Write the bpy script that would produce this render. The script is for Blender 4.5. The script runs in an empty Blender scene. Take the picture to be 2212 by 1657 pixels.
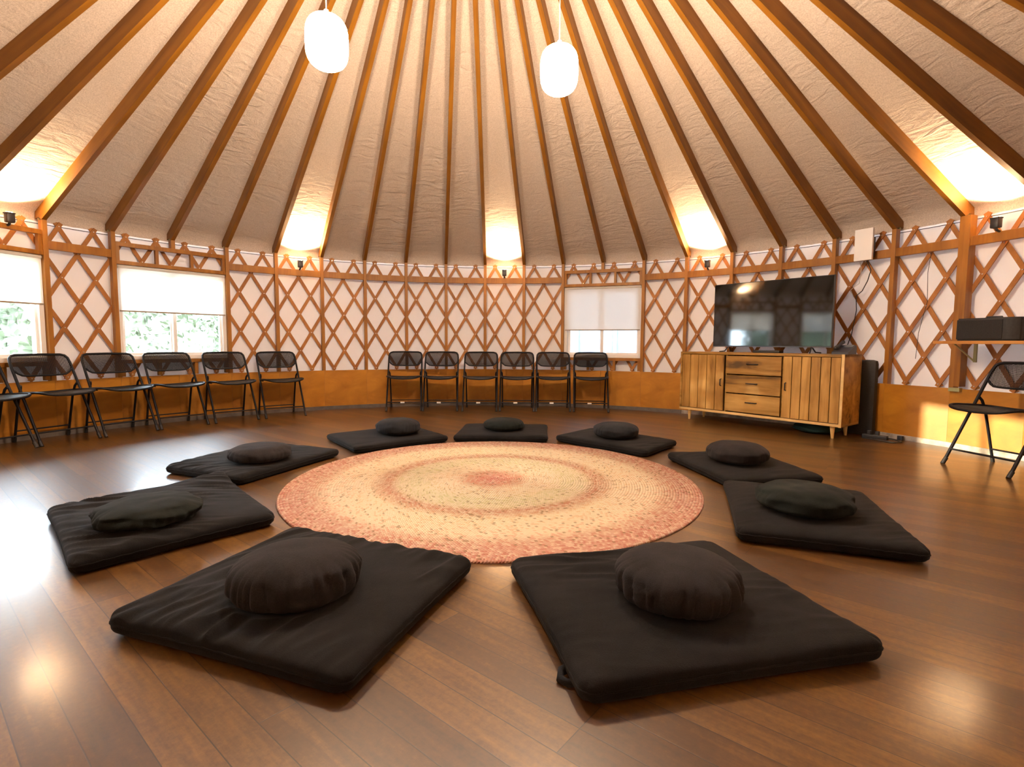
import bpy, bmesh, math, random
from math import sin, cos, pi, radians, sqrt
from mathutils import Vector, Matrix, noise
random.seed(7)
S = bpy.context.scene
COL = S.collection

# ------------------------------------------------------------------ helpers
def new_mat(name):
    m = bpy.data.materials.new(name); m.use_nodes = True
    nt = m.node_tree; b = nt.nodes['Principled BSDF']
    return m, nt, b

def N(nt, t, **kw):
    n = nt.nodes.new(t)
    for k, v in kw.items():
        if k in n.inputs: n.inputs[k].default_value = v
        else: setattr(n, k, v)
    return n

def ramp(nt, fac, stops):
    r = nt.nodes.new('ShaderNodeValToRGB'); e = r.color_ramp.elements
    while len(e) < len(stops): e.new(0.5)
    for el, (p, c) in zip(e, stops): el.position = p; el.color = (*c, 1)
    nt.links.new(fac, r.inputs[0]); return r.outputs[0]

def math_(nt, op, a, b=None, c=None):
    n = nt.nodes.new('ShaderNodeMath'); n.operation = op
    for i, v in enumerate((a, b, c)):
        if v is None: continue
        if isinstance(v, (int, float)): n.inputs[i].default_value = v
        else: nt.links.new(v, n.inputs[i])
    return n.outputs[0]

def bump(nt, b, h, strength=.3, dist=.01):
    n = nt.nodes.new('ShaderNodeBump'); n.inputs['Strength'].default_value = strength
    n.inputs['Distance'].default_value = dist
    nt.links.new(h, n.inputs['Height']); nt.links.new(n.outputs[0], b.inputs['Normal']); return n

def simple(name, col, rough=.5, metal=0, spec=.5, noise_amt=.0, scale=30, bmp=0, bd=.002):
    m, nt, b = new_mat(name)
    b.inputs['Roughness'].default_value = rough; b.inputs['Metallic'].default_value = metal
    b.inputs['Specular IOR Level'].default_value = spec
    tc = N(nt, 'ShaderNodeTexCoord'); nz = N(nt, 'ShaderNodeTexNoise', Scale=scale, Detail=4.0)
    nt.links.new(tc.outputs['Object'], nz.inputs['Vector'])
    lo = tuple(max(0, c * (1 - noise_amt)) for c in col); hi = tuple(min(1, c * (1 + noise_amt)) for c in col)
    nt.links.new(ramp(nt, nz.outputs[0], [(.3, lo), (.7, hi)]), b.inputs['Base Color'])
    if bmp: bump(nt, b, nz.outputs[0], bmp, bd)
    return m

def wood(name, dark, light, rough=.45, axis='Z', scale=9, stretch=.08, spec=.4, knots=False):
    m, nt, b = new_mat(name)
    b.inputs['Roughness'].default_value = rough; b.inputs['Specular IOR Level'].default_value = spec
    tc = N(nt, 'ShaderNodeTexCoord'); mp = N(nt, 'ShaderNodeMapping')
    sc = [1, 1, 1]; sc['XYZ'.index(axis)] = stretch; mp.inputs['Scale'].default_value = sc
    nt.links.new(tc.outputs['Object'], mp.inputs[0])
    nz = N(nt, 'ShaderNodeTexNoise', Scale=float(scale), Detail=8.0, Roughness=.6, Distortion=.6)
    nt.links.new(mp.outputs[0], nz.inputs['Vector'])
    n2 = N(nt, 'ShaderNodeTexNoise', Scale=2.2, Detail=3.0); nt.links.new(tc.outputs['Object'], n2.inputs['Vector'])
    mix = math_(nt, 'ADD', math_(nt, 'MULTIPLY', nz.outputs[0], .65), math_(nt, 'MULTIPLY', n2.outputs[0], .35))
    st = [(.36, dark), (.62, light)]
    if knots:
        st = [(.36, tuple(c * .30 for c in dark)), (.43, dark), (.62, light)]
    nt.links.new(ramp(nt, mix, st), b.inputs['Base Color'])
    bump(nt, b, nz.outputs[0], .12, .003)
    return m

def link(o, parent=None):
    COL.objects.link(o)
    if parent: o.parent = parent
    return o

def obj(name, bm, mats, parent=None, smooth=False, loc=None, rot=None):
    bmesh.ops.recalc_face_normals(bm, faces=bm.faces[:])
    me = bpy.data.meshes.new(name); bm.to_mesh(me); bm.free()
    for m in (mats if isinstance(mats, (list, tuple)) else [mats]): me.materials.append(m)
    if smooth is True:
        for p in me.polygons: p.use_smooth = True
    elif smooth:
        me.polygons.foreach_set('use_smooth', [True] * len(me.polygons)); me.set_sharp_from_angle(angle=radians(smooth))
    o = bpy.data.objects.new(name, me)
    if loc: o.location = loc
    if rot: o.rotation_euler = rot
    return link(o, parent)

def thing(name, label, cat, loc=(0, 0, 0), rotz=0, group=None, kind=None):
    o = bpy.data.objects.new(name, None); o.empty_display_size = .1
    o.location = loc; o.rotation_euler = (0, 0, rotz)
    return tag(link(o), label, cat, group, kind)

def tag(o, label=None, cat=None, group=None, kind=None):
    if label: o['label'] = label
    if cat: o['category'] = cat
    if group: o['group'] = group
    if kind: o['kind'] = kind
    return o

def box(bm, c, s, M=None, bev=0, mi=0):
    r = bmesh.ops.create_cube(bm, size=1)
    vs = r['verts']
    for v in vs: v.co = Vector((v.co.x * s[0] + c[0], v.co.y * s[1] + c[1], v.co.z * s[2] + c[2]))
    if bev:
        es = list({e for v in vs for e in v.link_edges})
        rr = bmesh.ops.bevel(bm, geom=es, offset=bev, segments=2, affect='EDGES', profile=.6)
        vs = list({v for f in rr['faces'] for v in f.verts} | {v for v in vs if v.is_valid})
    fs = {f for v in vs for f in v.link_faces}
    for f in fs: f.material_index = mi
    if M is not None: bmesh.ops.transform(bm, matrix=M, verts=vs)
    return vs

def tube(bm, pts, r, seg=10, closed=False, mi=0, cap=True, flat=1.0):
    pts = [Vector(p) for p in pts]; n = len(pts); rings = []
    up = None
    for i, p in enumerate(pts):
        a = pts[(i - 1) % n] if (i > 0 or closed) else p
        b = pts[(i + 1) % n] if (i < n - 1 or closed) else p
        t = (b - a).normalized()
        if up is None:
            up = Vector((0, 0, 1)) if abs(t.z) < .9 else Vector((1, 0, 0))
        x = t.cross(up)
        if x.length < 1e-5: x = t.cross(Vector((0, 1, 0)))
        x.normalize(); y = x.cross(t).normalized(); up = y
        rr = r[i] if isinstance(r, (list, tuple)) else r
        rings.append([bm.verts.new(p + x * rr * cos(2 * pi * k / seg) + y * rr * flat * sin(2 * pi * k / seg)) for k in range(seg)])
    m = n if closed else n - 1
    for i in range(m):
        A, B = rings[i], rings[(i + 1) % n]
        for k in range(seg):
            f = bm.faces.new((A[k], A[(k + 1) % seg], B[(k + 1) % seg], B[k])); f.material_index = mi
    if cap and not closed:
        for R in (rings[0], rings[-1]):
            f = bm.faces.new(R); f.material_index = mi

def lathe(bm, prof, seg=32, mi=0, M=None):
    rings = []; vs = []
    for r, z in prof:
        if r < 1e-6:
            v = bm.verts.new((0, 0, z)); rings.append([v] * seg); vs.append(v)
        else:
            R = [bm.verts.new((r * cos(2 * pi * k / seg), r * sin(2 * pi * k / seg), z)) for k in range(seg)]
            rings.append(R); vs += R
    for A, B in zip(rings, rings[1:]):
        for k in range(seg):
            q = [A[k], A[(k + 1) % seg], B[(k + 1) % seg], B[k]]
            q2 = []
            for v in q:
                if v not in q2: q2.append(v)
            if len(q2) > 2: bm.faces.new(q2).material_index = mi
    if M is not None: bmesh.ops.transform(bm, matrix=M, verts=vs)

def prism(bm, poly, axis_a, axis_b, axis_n, origin, half, mi=0):
    """extrude polygon (a,b) along n by +-half"""
    o = Vector(origin); A = [bm.verts.new(o + axis_a * a + axis_b * b - axis_n * half) for a, b in poly]
    B = [bm.verts.new(o + axis_a * a + axis_b * b + axis_n * half) for a, b in poly]
    bm.faces.new(A).material_index = mi; bm.faces.new(B[::-1]).material_index = mi
    n = len(poly)
    for i in range(n):
        bm.faces.new((A[i], A[(i + 1) % n], B[(i + 1) % n], B[i])).material_index = mi

def BM(): return bmesh.new()

# ------------------------------------------------------------------ the yurt's measures
R0, NB = 4.57, 50
PH, ST = radians(-22.998), 2 * pi / NB
HW, SL = 2.080, .5432
def th(k): return PH + ST * k
def pt(r, a, z): return Vector((r * sin(a), r * cos(a), z))
def frame(k, r, z=0):
    """local x = clockwise tangent (to the right seen from inside), y = outward, z up"""
    a = th(k); x = Vector((cos(a), -sin(a), 0)); y = Vector((sin(a), cos(a), 0))
    M = Matrix.Identity(4)
    for i in range(3): M[i][0] = x[i]; M[i][1] = y[i]; M[i][2] = (0, 0, 1)[i]; M[i][3] = (y * r)[i]
    M[2][3] = z
    return M

# ------------------------------------------------------------------ materials
M_post = wood('post_wood', (.24, .088, .007), (.41, .175, .020), .45, 'Z', 14)
M_slat = wood('lattice_wood', (.29, .105, .020), (.45, .19, .042), .5, 'Z', 10, .5)
M_raft = wood('rafter_wood', (.15, .056, .003), (.34, .140, .010), .5, 'X', 10, .06)
M_ply = wood('plywood', (.34, .128, .008), (.52, .225, .020), .42, 'Z', 3, 1.6)
M_board = wood('sideboard_wood', (.30, .145, .022), (.58, .33, .085), .5, 'Z', 9, .10, knots=True)
M_boardh = wood('sideboard_wood_long', (.29, .145, .022), (.55, .32, .085), .5, 'X', 9, .10, knots=True)
M_pale = wood('sideboard_edge', (.60, .38, .13), (.80, .56, .24), .45, 'X', 8, .1)
M_shelf = wood('shelf_wood', (.46, .19, .04), (.66, .33, .09), .45, 'X', 8, .1)
M_gray = simple('base_strip', (.11, .095, .09), .7, noise_amt=.25, scale=12)  # baseboards: shade along the wall foot is put into this grey
M_graysunlit = simple('base_strip_sunlit', (.36, .33, .30), .7, noise_amt=.4, scale=14)  # right baseboard only: its sunlit brightness is put into the colour
M_metal = simple('bolt_metal', (.75, .72, .66), .3, 1)
M_zinc = simple('bracket_metal', (.42, .40, .20), .4, .9)
M_vinyl = simple('white_vinyl', (.88, .87, .85), .35)
M_blackmetal = simple('black_metal', (.018, .018, .022), .38, spec=.5)
M_seat = simple('seat_weave', (.006, .0065, .010), .5, noise_amt=.4, scale=400)
M_blackpl = simple('black_plastic', (.016, .016, .018), .45)
M_chair = simple('chair_tube', (.004, .0045, .008), .48, spec=.3)
M_white = simple('white_plastic', (.93, .93, .95), .45)
M_label = simple('label_white', (.8, .8, .78), .5)
M_case = simple('black_case', (.014, .013, .014), .6, noise_amt=.3, scale=60)
M_teal = simple('teal_cloth', (.005, .035, .035), .8)
M_cord = simple('black_cord', (.02, .02, .02), .6)
M_wcord = simple('white_cord', (.7, .68, .62), .6)

def translucent_fabric(name, col, trans, rough=.9, bscale=180, wr=None):
    m, nt, b = new_mat(name)
    b.inputs['Base Color'].default_value = (*col, 1); b.inputs['Roughness'].default_value = rough
    b.inputs['Specular IOR Level'].default_value = .1
    t = N(nt, 'ShaderNodeBsdfTranslucent'); t.inputs['Color'].default_value = (min(1, col[0] * 1.03), col[1], col[2], 1)
    mx = N(nt, 'ShaderNodeMixShader'); mx.inputs[0].default_value = trans
    out = nt.nodes['Material Output']
    nt.links.new(b.outputs[0], mx.inputs[1]); nt.links.new(t.outputs[0], mx.inputs[2]); nt.links.new(mx.outputs[0], out.inputs[0])
    tc = N(nt, 'ShaderNodeTexCoord'); nz = N(nt, 'ShaderNodeTexNoise', Scale=float(bscale), Detail=3.0)
    nt.links.new(tc.outputs['Object'], nz.inputs['Vector'])
    bump(nt, b, nz.outputs[0], .15, .002)
    return m
M_lining = translucent_fabric('white_lining', (.88, .85, .83), .07)
M_blind = translucent_fabric('blind_cloth', (.88, .86, .82), .36)

def ceiling_mat():
    m, nt, b = new_mat('ceiling_fabric')
    b.inputs['Roughness'].default_value = .85; b.inputs['Specular IOR Level'].default_value = .15
    g = N(nt, 'ShaderNodeNewGeometry'); sp = N(nt, 'ShaderNodeSeparateXYZ'); nt.links.new(g.outputs['Position'], sp.inputs[0])
    ang = math_(nt, 'ARCTAN2', sp.outputs[0], sp.outputs[1])
    rad = math_(nt, 'SQRT', math_(nt, 'ADD', math_(nt, 'MULTIPLY', sp.outputs[0], sp.outputs[0]), math_(nt, 'MULTIPLY', sp.outputs[1], sp.outputs[1])))
    cb = N(nt, 'ShaderNodeCombineXYZ')
    nt.links.new(math_(nt, 'MULTIPLY', ang, 7.0), cb.inputs[0]); nt.links.new(math_(nt, 'MULTIPLY', rad, 5.5), cb.inputs[1])
    wr = N(nt, 'ShaderNodeTexNoise', Scale=2.4, Detail=5.0, Roughness=.55, Distortion=1.2); nt.links.new(cb.outputs[0], wr.inputs['Vector'])
    mask = N(nt, 'ShaderNodeTexNoise', Scale=.9, Detail=1.0); nt.links.new(g.outputs['Position'], mask.inputs['Vector'])
    mk = nt.nodes.new('ShaderNodeMapRange'); nt.links.new(mask.outputs[0], mk.inputs[0]); mk.inputs[1].default_value = .38; mk.inputs[2].default_value = .68
    h = math_(nt, 'MULTIPLY', wr.outputs[0], math_(nt, 'ADD', mk.outputs[0], .25))
    fine = N(nt, 'ShaderNodeTexNoise', Scale=110.0, Detail=3.0); nt.links.new(g.outputs['Position'], fine.inputs['Vector'])
    h2 = math_(nt, 'ADD', h, math_(nt, 'MULTIPLY', fine.outputs[0], .06))
    bump(nt, b, h2, .75, .03)
    nt.links.new(ramp(nt, fine.outputs[0], [(.3, (.53, .46, .41)), (.7, (.72, .635, .57))]), b.inputs['Base Color'])
    return m
M_ceil = ceiling_mat()

def floor_mat():
    m, nt, b = new_mat('plank_floor')
    tc = N(nt, 'ShaderNodeTexCoord'); mp = N(nt, 'ShaderNodeMapping'); mp.inputs['Rotation'].default_value = (0, 0, radians(39.5))
    nt.links.new(tc.outputs['Object'], mp.inputs[0])
    br = N(nt, 'ShaderNodeTexBrick'); br.offset = .37; br.offset_frequency = 3; br.squash = 1
    for k, v in {'Scale': 1.0, 'Mortar Size': .0016, 'Mortar Smooth': .3, 'Bias': 0.0, 'Brick Width': 1.65, 'Row Height': .098}.items(): br.inputs[k].default_value = v
    br.inputs['Color1'].default_value = (0, 0, 0, 1); br.inputs['Color2'].default_value = (1, 1, 1, 1); br.inputs['Mortar'].default_value = (.5, .5, .5, 1)
    nt.links.new(mp.outputs[0], br.inputs[0])
    st = N(nt, 'ShaderNodeMapping'); st.inputs['Scale'].default_value = (1.6, 15, 1); nt.links.new(mp.outputs[0], st.inputs[0])
    # each plank shifts the grain so that it does not run across
    addv = nt.nodes.new('ShaderNodeVectorMath'); addv.operation = 'ADD'
    nt.links.new(st.outputs[0], addv.inputs[0])
    cb = N(nt, 'ShaderNodeCombineXYZ'); nt.links.new(math_(nt, 'MULTIPLY', br.outputs['Color'], 9.0), cb.inputs[0]); nt.links.new(cb.outputs[0], addv.inputs[1])
    gr = N(nt, 'ShaderNodeTexNoise', Scale=2.2, Detail=7.0, Roughness=.6, Distortion=.15); nt.links.new(addv.outputs[0], gr.inputs['Vector'])
    mott = N(nt, 'ShaderNodeTexNoise', Scale=55.0, Detail=4.0, Roughness=.7); nt.links.new(mp.outputs[0], mott.inputs['Vector'])
    v = math_(nt, 'ADD', math_(nt, 'MULTIPLY', gr.outputs[0], .50), math_(nt, 'MULTIPLY', mott.outputs[0], .32))
    v = math_(nt, 'ADD', v, math_(nt, 'MULTIPLY', br.outputs['Color'], .20))
    c = ramp(nt, v, [(.24, (.016, .0060, .002)), (.49, (.068, .027, .0045)), (.74, (.175, .082, .012))])
    mx = N(nt, 'ShaderNodeMix', data_type='RGBA'); nt.links.new(br.outputs['Fac'], mx.inputs[0]); nt.links.new(c, mx.inputs[6]); mx.inputs[7].default_value = (.02, .008, .004, 1)
    nt.links.new(mx.outputs[2], b.inputs['Base Color'])
    ro = nt.nodes.new('ShaderNodeMapRange'); nt.links.new(gr.outputs[0], ro.inputs[0]); ro.inputs[3].default_value = .34; ro.inputs[4].default_value = .48
    nt.links.new(ro.outputs[0], b.inputs['Roughness']); b.inputs['Specular IOR Level'].default_value = .6; b.inputs['Coat Weight'].default_value = .40; b.inputs['Coat Roughness'].default_value = .15; b.inputs['Coat IOR'].default_value = 1.5
    h = math_(nt, 'SUBTRACT', math_(nt, 'MULTIPLY', gr.outputs[0], .12), br.outputs['Fac'])
    h = math_(nt, 'ADD', h, math_(nt, 'MULTIPLY', br.outputs['Color'], .25))
    bump(nt, b, h, .22, .0012)
    return m
M_floor = floor_mat()

def cloth_mat(name, lo, hi):
    m, nt, b = new_mat(name)
    b.inputs['Roughness'].default_value = .95; b.inputs['Specular IOR Level'].default_value = .12
    b.inputs['Sheen Weight'].default_value = .03; b.inputs['Sheen Roughness'].default_value = .5
    tc = N(nt, 'ShaderNodeTexCoord')
    a = N(nt, 'ShaderNodeTexNoise', Scale=7.0, Detail=6.0, Roughness=.6); nt.links.new(tc.outputs['Object'], a.inputs['Vector'])
    f = N(nt, 'ShaderNodeTexNoise', Scale=320.0, Detail=2.0); nt.links.new(tc.outputs['Object'], f.inputs['Vector'])
    v = math_(nt, 'ADD', math_(nt, 'MULTIPLY', a.outputs[0], .6), math_(nt, 'MULTIPLY', f.outputs[0], .4))
    nt.links.new(ramp(nt, v, [(.35, lo), (.65, hi)]), b.inputs['Base Color'])
    bump(nt, b, math_(nt, 'ADD', f.outputs[0], math_(nt, 'MULTIPLY', a.outputs[0], 2)), .35, .004)
    return m
M_zab = cloth_mat('mat_cloth', (.0038, .0036, .0040), (.0120, .0110, .0115))
M_zaf = cloth_mat('zafu_cloth', (.0105, .0094, .0102), (.0270, .0240, .0255))
M_zafb = cloth_mat('zafu_cloth_blue', (.009, .010, .0125), (.020, .021, .0245))
M_zafg = cloth_mat('zafu_cloth_green', (.005, .0068, .0065), (.012, .0148, .0135))

def mesh_mat():
    m, nt, b = new_mat('chair_mesh')
    b.inputs['Specular IOR Level'].default_value = .15; b.inputs['Base Color'].default_value = (.004, .004, .006, 1); b.inputs['Roughness'].default_value = .5
    tc = N(nt, 'ShaderNodeTexCoord'); sp = N(nt, 'ShaderNodeSeparateXYZ'); nt.links.new(tc.outputs['Object'], sp.inputs[0])
    s1 = math_(nt, 'SINE', math_(nt, 'MULTIPLY', sp.outputs[0], 900.0))
    s2 = math_(nt, 'SINE', math_(nt, 'MULTIPLY', math_(nt, 'ADD', sp.outputs[2], sp.outputs[1]), 900.0))
    k = math_(nt, 'GREATER_THAN', math_(nt, 'MULTIPLY', s1, s2), .47)
    tr = N(nt, 'ShaderNodeBsdfTransparent'); mx = N(nt, 'ShaderNodeMixShader')
    nt.links.new(k, mx.inputs[0]); nt.links.new(b.outputs[0], mx.inputs[1]); nt.links.new(tr.outputs[0], mx.inputs[2])
    nt.links.new(mx.outputs[0], nt.nodes['Material Output'].inputs[0])
    return m
M_mesh = mesh_mat()

def glass_mat():
    m, nt, b = new_mat('window_glass'); nt.nodes.remove(b)
    tr = N(nt, 'ShaderNodeBsdfTransparent'); tr.inputs[0].default_value = (.96, .985, .97, 1)
    gl = N(nt, 'ShaderNodeBsdfGlossy'); gl.inputs['Roughness'].default_value = .02
    fr = N(nt, 'ShaderNodeFresnel', IOR=1.45); mx = N(nt, 'ShaderNodeMixShader')
    nt.links.new(fr.outputs[0], mx.inputs[0]); nt.links.new(tr.outputs[0], mx.inputs[1]); nt.links.new(gl.outputs[0], mx.inputs[2])
    nt.links.new(mx.outputs[0], nt.nodes['Material Output'].inputs[0]); return m
M_glass = glass_mat()

def emis(name, col, st):
    m, nt, b = new_mat(name)
    b.inputs['Base Color'].default_value = (.9, .87, .8, 1)
    b.inputs['Emission Color'].default_value = (*col, 1); b.inputs['Emission Strength'].default_value = st
    return m
M_lamp = emis('paper_lantern', (1, .72, .47), 108)
M_led = emis('uplight_lens', (1, .72, .38), 20)

def rug_mat():
    m, nt, b = new_mat('braided_rug'); b.inputs['Roughness'].default_value = .95; b.inputs['Specular IOR Level'].default_value = .1
    tc = N(nt, 'ShaderNodeTexCoord'); sp = N(nt, 'ShaderNodeSeparateXYZ'); nt.links.new(tc.outputs['Object'], sp.inputs[0])
    x, y = sp.outputs[0], sp.outputs[1]
    r = math_(nt, 'SQRT', math_(nt, 'ADD', math_(nt, 'MULTIPLY', x, x), math_(nt, 'MULTIPLY', y, y)))
    a = math_(nt, 'ARCTAN2', y, x)
    rs = math_(nt, 'SUBTRACT', r, math_(nt, 'MULTIPLY', a, .0165 / (2 * pi)))          # spiral
    row = math_(nt, 'FLOOR', math_(nt, 'DIVIDE', rs, .0165))
    fr = math_(nt, 'FRACT', math_(nt, 'DIVIDE', rs, .0165))
    rn = math_(nt, 'DIVIDE', r, 1.345)
    base = ramp(nt, rn, [(0, (.56, .25, .20)), (.07, (.56, .30, .23)), (.13, (.53, .32, .22)), (.19, (.68, .56, .40)),
                         (.30, (.68, .56, .40)), (.37, (.60, .53, .36)), (.46, (.60, .50, .35)), (.51, (.48, .29, .20)),
                         (.56, (.53, .37, .25)), (.61, (.69, .56, .39)), (.78, (.70, .57, .40)), (.84, (.55, .37, .26)), (.90, (.52, .31, .23)), (1.0, (.50, .27, .20))])
    # braid strands: along the row the strand colour changes about every 3 cm
    s = math_(nt, 'MULTIPLY', a, math_(nt, 'DIVIDE', math_(nt, 'MULTIPLY', math_(nt, 'ADD', row, 1.0), .0165), .015))
    tri = math_(nt, 'ABSOLUTE', math_(nt, 'SUBTRACT', fr, .5))
    sc = math_(nt, 'ADD', s, math_(nt, 'MULTIPLY', tri, 1.1))
    cell = math_(nt, 'FLOOR', sc)
    cb = N(nt, 'ShaderNodeCombineXYZ'); nt.links.new(cell, cb.inputs[0]); nt.links.new(row, cb.inputs[1])
    wn = N(nt, 'ShaderNodeTexWhiteNoise', noise_dimensions='2D'); nt.links.new(cb.outputs[0], wn.inputs['Vector'])
    acc = ramp(nt, rn, [(0, (.45, .05, .04)), (.15, (.62, .25, .16)), (.35, (.42, .40, .14)), (.47, (.40, .38, .15)), (.52, (.40, .09, .05)), (.62, (.60, .40, .20)), (.80, (.58, .24, .16)), (.88, (.40, .11, .08)), (1, (.38, .10, .08))])
    k1 = math_(nt, 'LESS_THAN', wn.outputs['Value'], .20)
    mx = N(nt, 'ShaderNodeMix', data_type='RGBA'); nt.links.new(math_(nt, 'MULTIPLY', k1, .42), mx.inputs[0]); nt.links.new(base, mx.inputs[6]); nt.links.new(acc, mx.inputs[7])
    k2 = math_(nt, 'GREATER_THAN', wn.outputs['Value'], .955)
    m2 = N(nt, 'ShaderNodeMix', data_type='RGBA'); nt.links.new(math_(nt, 'MULTIPLY', k2, .55), m2.inputs[0]); nt.links.new(mx.outputs[2], m2.inputs[6]); m2.inputs[7].default_value = (.16, .10, .04, 1)
    k3 = math_(nt, 'MULTIPLY', math_(nt, 'GREATER_THAN', wn.outputs['Value'], .70), math_(nt, 'LESS_THAN', wn.outputs['Value'], .95))
    m3 = N(nt, 'ShaderNodeMix', data_type='RGBA'); nt.links.new(math_(nt, 'MULTIPLY', k3, .35), m3.inputs[0]); nt.links.new(m2.outputs[2], m3.inputs[6]); m3.inputs[7].default_value = (.74, .62, .45, 1)
    nt.links.new(m3.outputs[2], b.inputs['Base Color'])
    h = math_(nt, 'ADD', math_(nt, 'SINE', math_(nt, 'MULTIPLY', fr, pi)), math_(nt, 'MULTIPLY', math_(nt, 'SINE', math_(nt, 'MULTIPLY', math_(nt, 'FRACT', sc), pi)), .8))
    bump(nt, b, h, 1.0, .006)
    return m
M_rug = rug_mat()

# ------------------------------------------------------------------ camera and render look
cam = bpy.data.cameras.new('camera'); co = link(bpy.data.objects.new('camera', cam))
cam.sensor_width = 36; cam.lens = 36 * 1124.12 / 2212; cam.clip_start = .02
p, ro = -.07708455, .00542459
F = Vector((0, cos(p), sin(p))); Rt = Vector((1, 0, 0)); U = Rt.cross(F)
R2 = cos(ro) * Rt + sin(ro) * U; U2 = -sin(ro) * Rt + cos(ro) * U
Mc = Matrix.Identity(4)
for i in range(3): Mc[i][0] = R2[i]; Mc[i][1] = U2[i]; Mc[i][2] = -F[i]
Mc.translation = Vector((.294, -3.2248, .9293)); co.matrix_world = Mc
S.camera = co
S.view_settings.view_transform = 'Standard'; S.view_settings.look = 'None'
S.view_settings.exposure = 1.45; S.view_settings.gamma = 1

# ------------------------------------------------------------------ sky, sun, outdoors
w = bpy.data.worlds.new('sky'); S.world = w; w.use_nodes = True
bg = w.node_tree.nodes['Background']; bg.inputs[0].default_value = (.72, .85, 1, 1); bg.inputs[1].default_value = 13
sun = bpy.data.lights.new('sun', 'SUN'); sun.energy = 5; sun.angle = radians(.6); sun.color = (1, .78, .50)
so = link(bpy.data.objects.new('sun', sun)); so.location = (-12, 1, 3)
so.rotation_euler = Vector((1, -.011, -.107)).to_track_quat('-Z', 'Y').to_euler()

bm = BM(); bmesh.ops.create_circle(bm, cap_ends=True, segments=48, radius=40)
tag(obj('ground', bm, simple('pale_gravel', (.42, .40, .36), .95, noise_amt=.3, scale=20), loc=(0, 0, -.42)), kind='structure')

def foliage(name, cx, cy, sx, sy, h, n, seed, z0=-.42):
    rnd = random.Random(seed); bm = BM()
    for _ in range(n):
        u = rnd.uniform(-1, 1); v = rnd.uniform(-1, 1); t = rnd.random() ** .8
        c = Vector((cx + sx * u, cy + sy * v, z0 + h * t * (.82 + .18 * sin(u * 9 + v * 4))))
        s = rnd.uniform(.05, .12); q = Matrix.Rotation(rnd.uniform(0, 6.28), 3, Vector((rnd.gauss(0, 1), rnd.gauss(0, 1), rnd.gauss(0, 1))).normalized())
        vs = [bm.verts.new(c + q @ Vector(p_) * s) for p_ in ((-.5, -1, 0), (.5, -1, .1), (.6, .3, 0), (0, 1.1, .15), (-.6, .3, 0))]
        bm.faces.new(vs)
    # solid inner volume, added to block the low sun
    r_ = bmesh.ops.create_icosphere(bm, subdivisions=4, radius=1)
    for v in r_['verts']:
        d = v.co.copy(); k = .86 + .16 * noise.noise(d * 3.1 + Vector((seed, 0, 0)))
        q = [math.copysign(abs(t_) ** .6, t_) for t_ in d]
        v.co = Vector((cx + sx * q[0] * k, cy + sy * q[1] * k, z0 + h * .46 * (q[2] * k + .86)))
    return bm
M_leaf = simple('leaf', (.125, .145, .090), .7, noise_amt=.35, scale=3)
o = obj('hedge', foliage('hedge', -9.8, 9.3, 1.3, 7.3, 3.0, 21000, 3), M_leaf); tag(o, 'bright green hedge seen through the lower panes of the left windows', 'hedge', kind='stuff')
o = obj('hedge', foliage('hedge', -10.5, -3.9, 1.0, 4.2, 2.9, 9000, 4), M_leaf); tag(o, 'green hedge far outside the window beyond the left edge, added to block its sun', 'hedge', kind='stuff')  # added outside window_4 to stop its low sun beam
# pale boarded building beyond the back window
nb = thing('outbuilding', 'pale blue-grey boarded building outside the window behind the chairs', 'building', (2.75, 7.1, -.42), radians(-20))
M_sid = simple('pale_siding', (.075, .09, .115), .8, noise_amt=.06, scale=3); M_sid2 = simple('white_trim_paint', (.14, .15, .17), .7)
bm = BM(); box(bm, (0, 1.2, 2.2), (7.6, 2.4, 4.4)); obj('wall', bm, M_sid, nb)
for i in range(10):
    bm = BM(); box(bm, (-3.4 + i * .72 + .1 * (i % 3), -.012, 2.2), (.16 if i % 2 else .07, .03, 4.4)); obj('batten', bm, M_sid2, nb)
bm = BM(); prism(bm, [(-.3, 0), (2.7, 0), (1.2, .9)], Vector((0, 1, 0)), Vector((0, 0, 1)), Vector((1, 0, 0)), (0, 0, 4.4), 4.0); obj('roof', bm, M_gray, nb)

# ------------------------------------------------------------------ setting: floor, ceiling
bm = BM(); bmesh.ops.create_cone(bm, cap_ends=True, segments=100, radius1=4.70, radius2=4.70, depth=.4)
bmesh.ops.translate(bm, verts=bm.verts, vec=(0, 0, -.2))
tag(obj('floor', bm, M_floor), kind='structure')

bm = BM()   # ceiling liner: a skin that rests on the rafters and swells a little between them
DZ = .137
prof = [(4.685, 2.075), (4.682, 2.10), (4.676, 2.165)]
for i in range(1, 41):
    r = 4.66 - (4.66 - .74) * i / 40; prof.append((r, HW + DZ + SL * (R0 - r)))
SUB = 10
rings = []
for j, (r, z) in enumerate(prof):
    row = []
    for i in range(NB * SUB):
        k = i / SUB; f = (k % 1); a = th(k)
        sw = sin(pi * f) ** 1.3 * .020 * min(1, r / 3) if j > 2 else 0
        wv = noise.noise(Vector((a * 9, r * 3.2, 0))) * .006 if (j > 2 and f > .05) else 0
        row.append(bm.verts.new(pt(r, a, z + sw + wv)))
    rings.append(row)
for A, B in zip(rings, rings[1:]):
    for i in range(NB * SUB):
        bm.faces.new((A[i], A[(i + 1) % (NB * SUB)], B[(i + 1) % (NB * SUB)], B[i]))
tag(obj('ceiling', bm, M_ceil, smooth=True), kind='structure')

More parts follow.
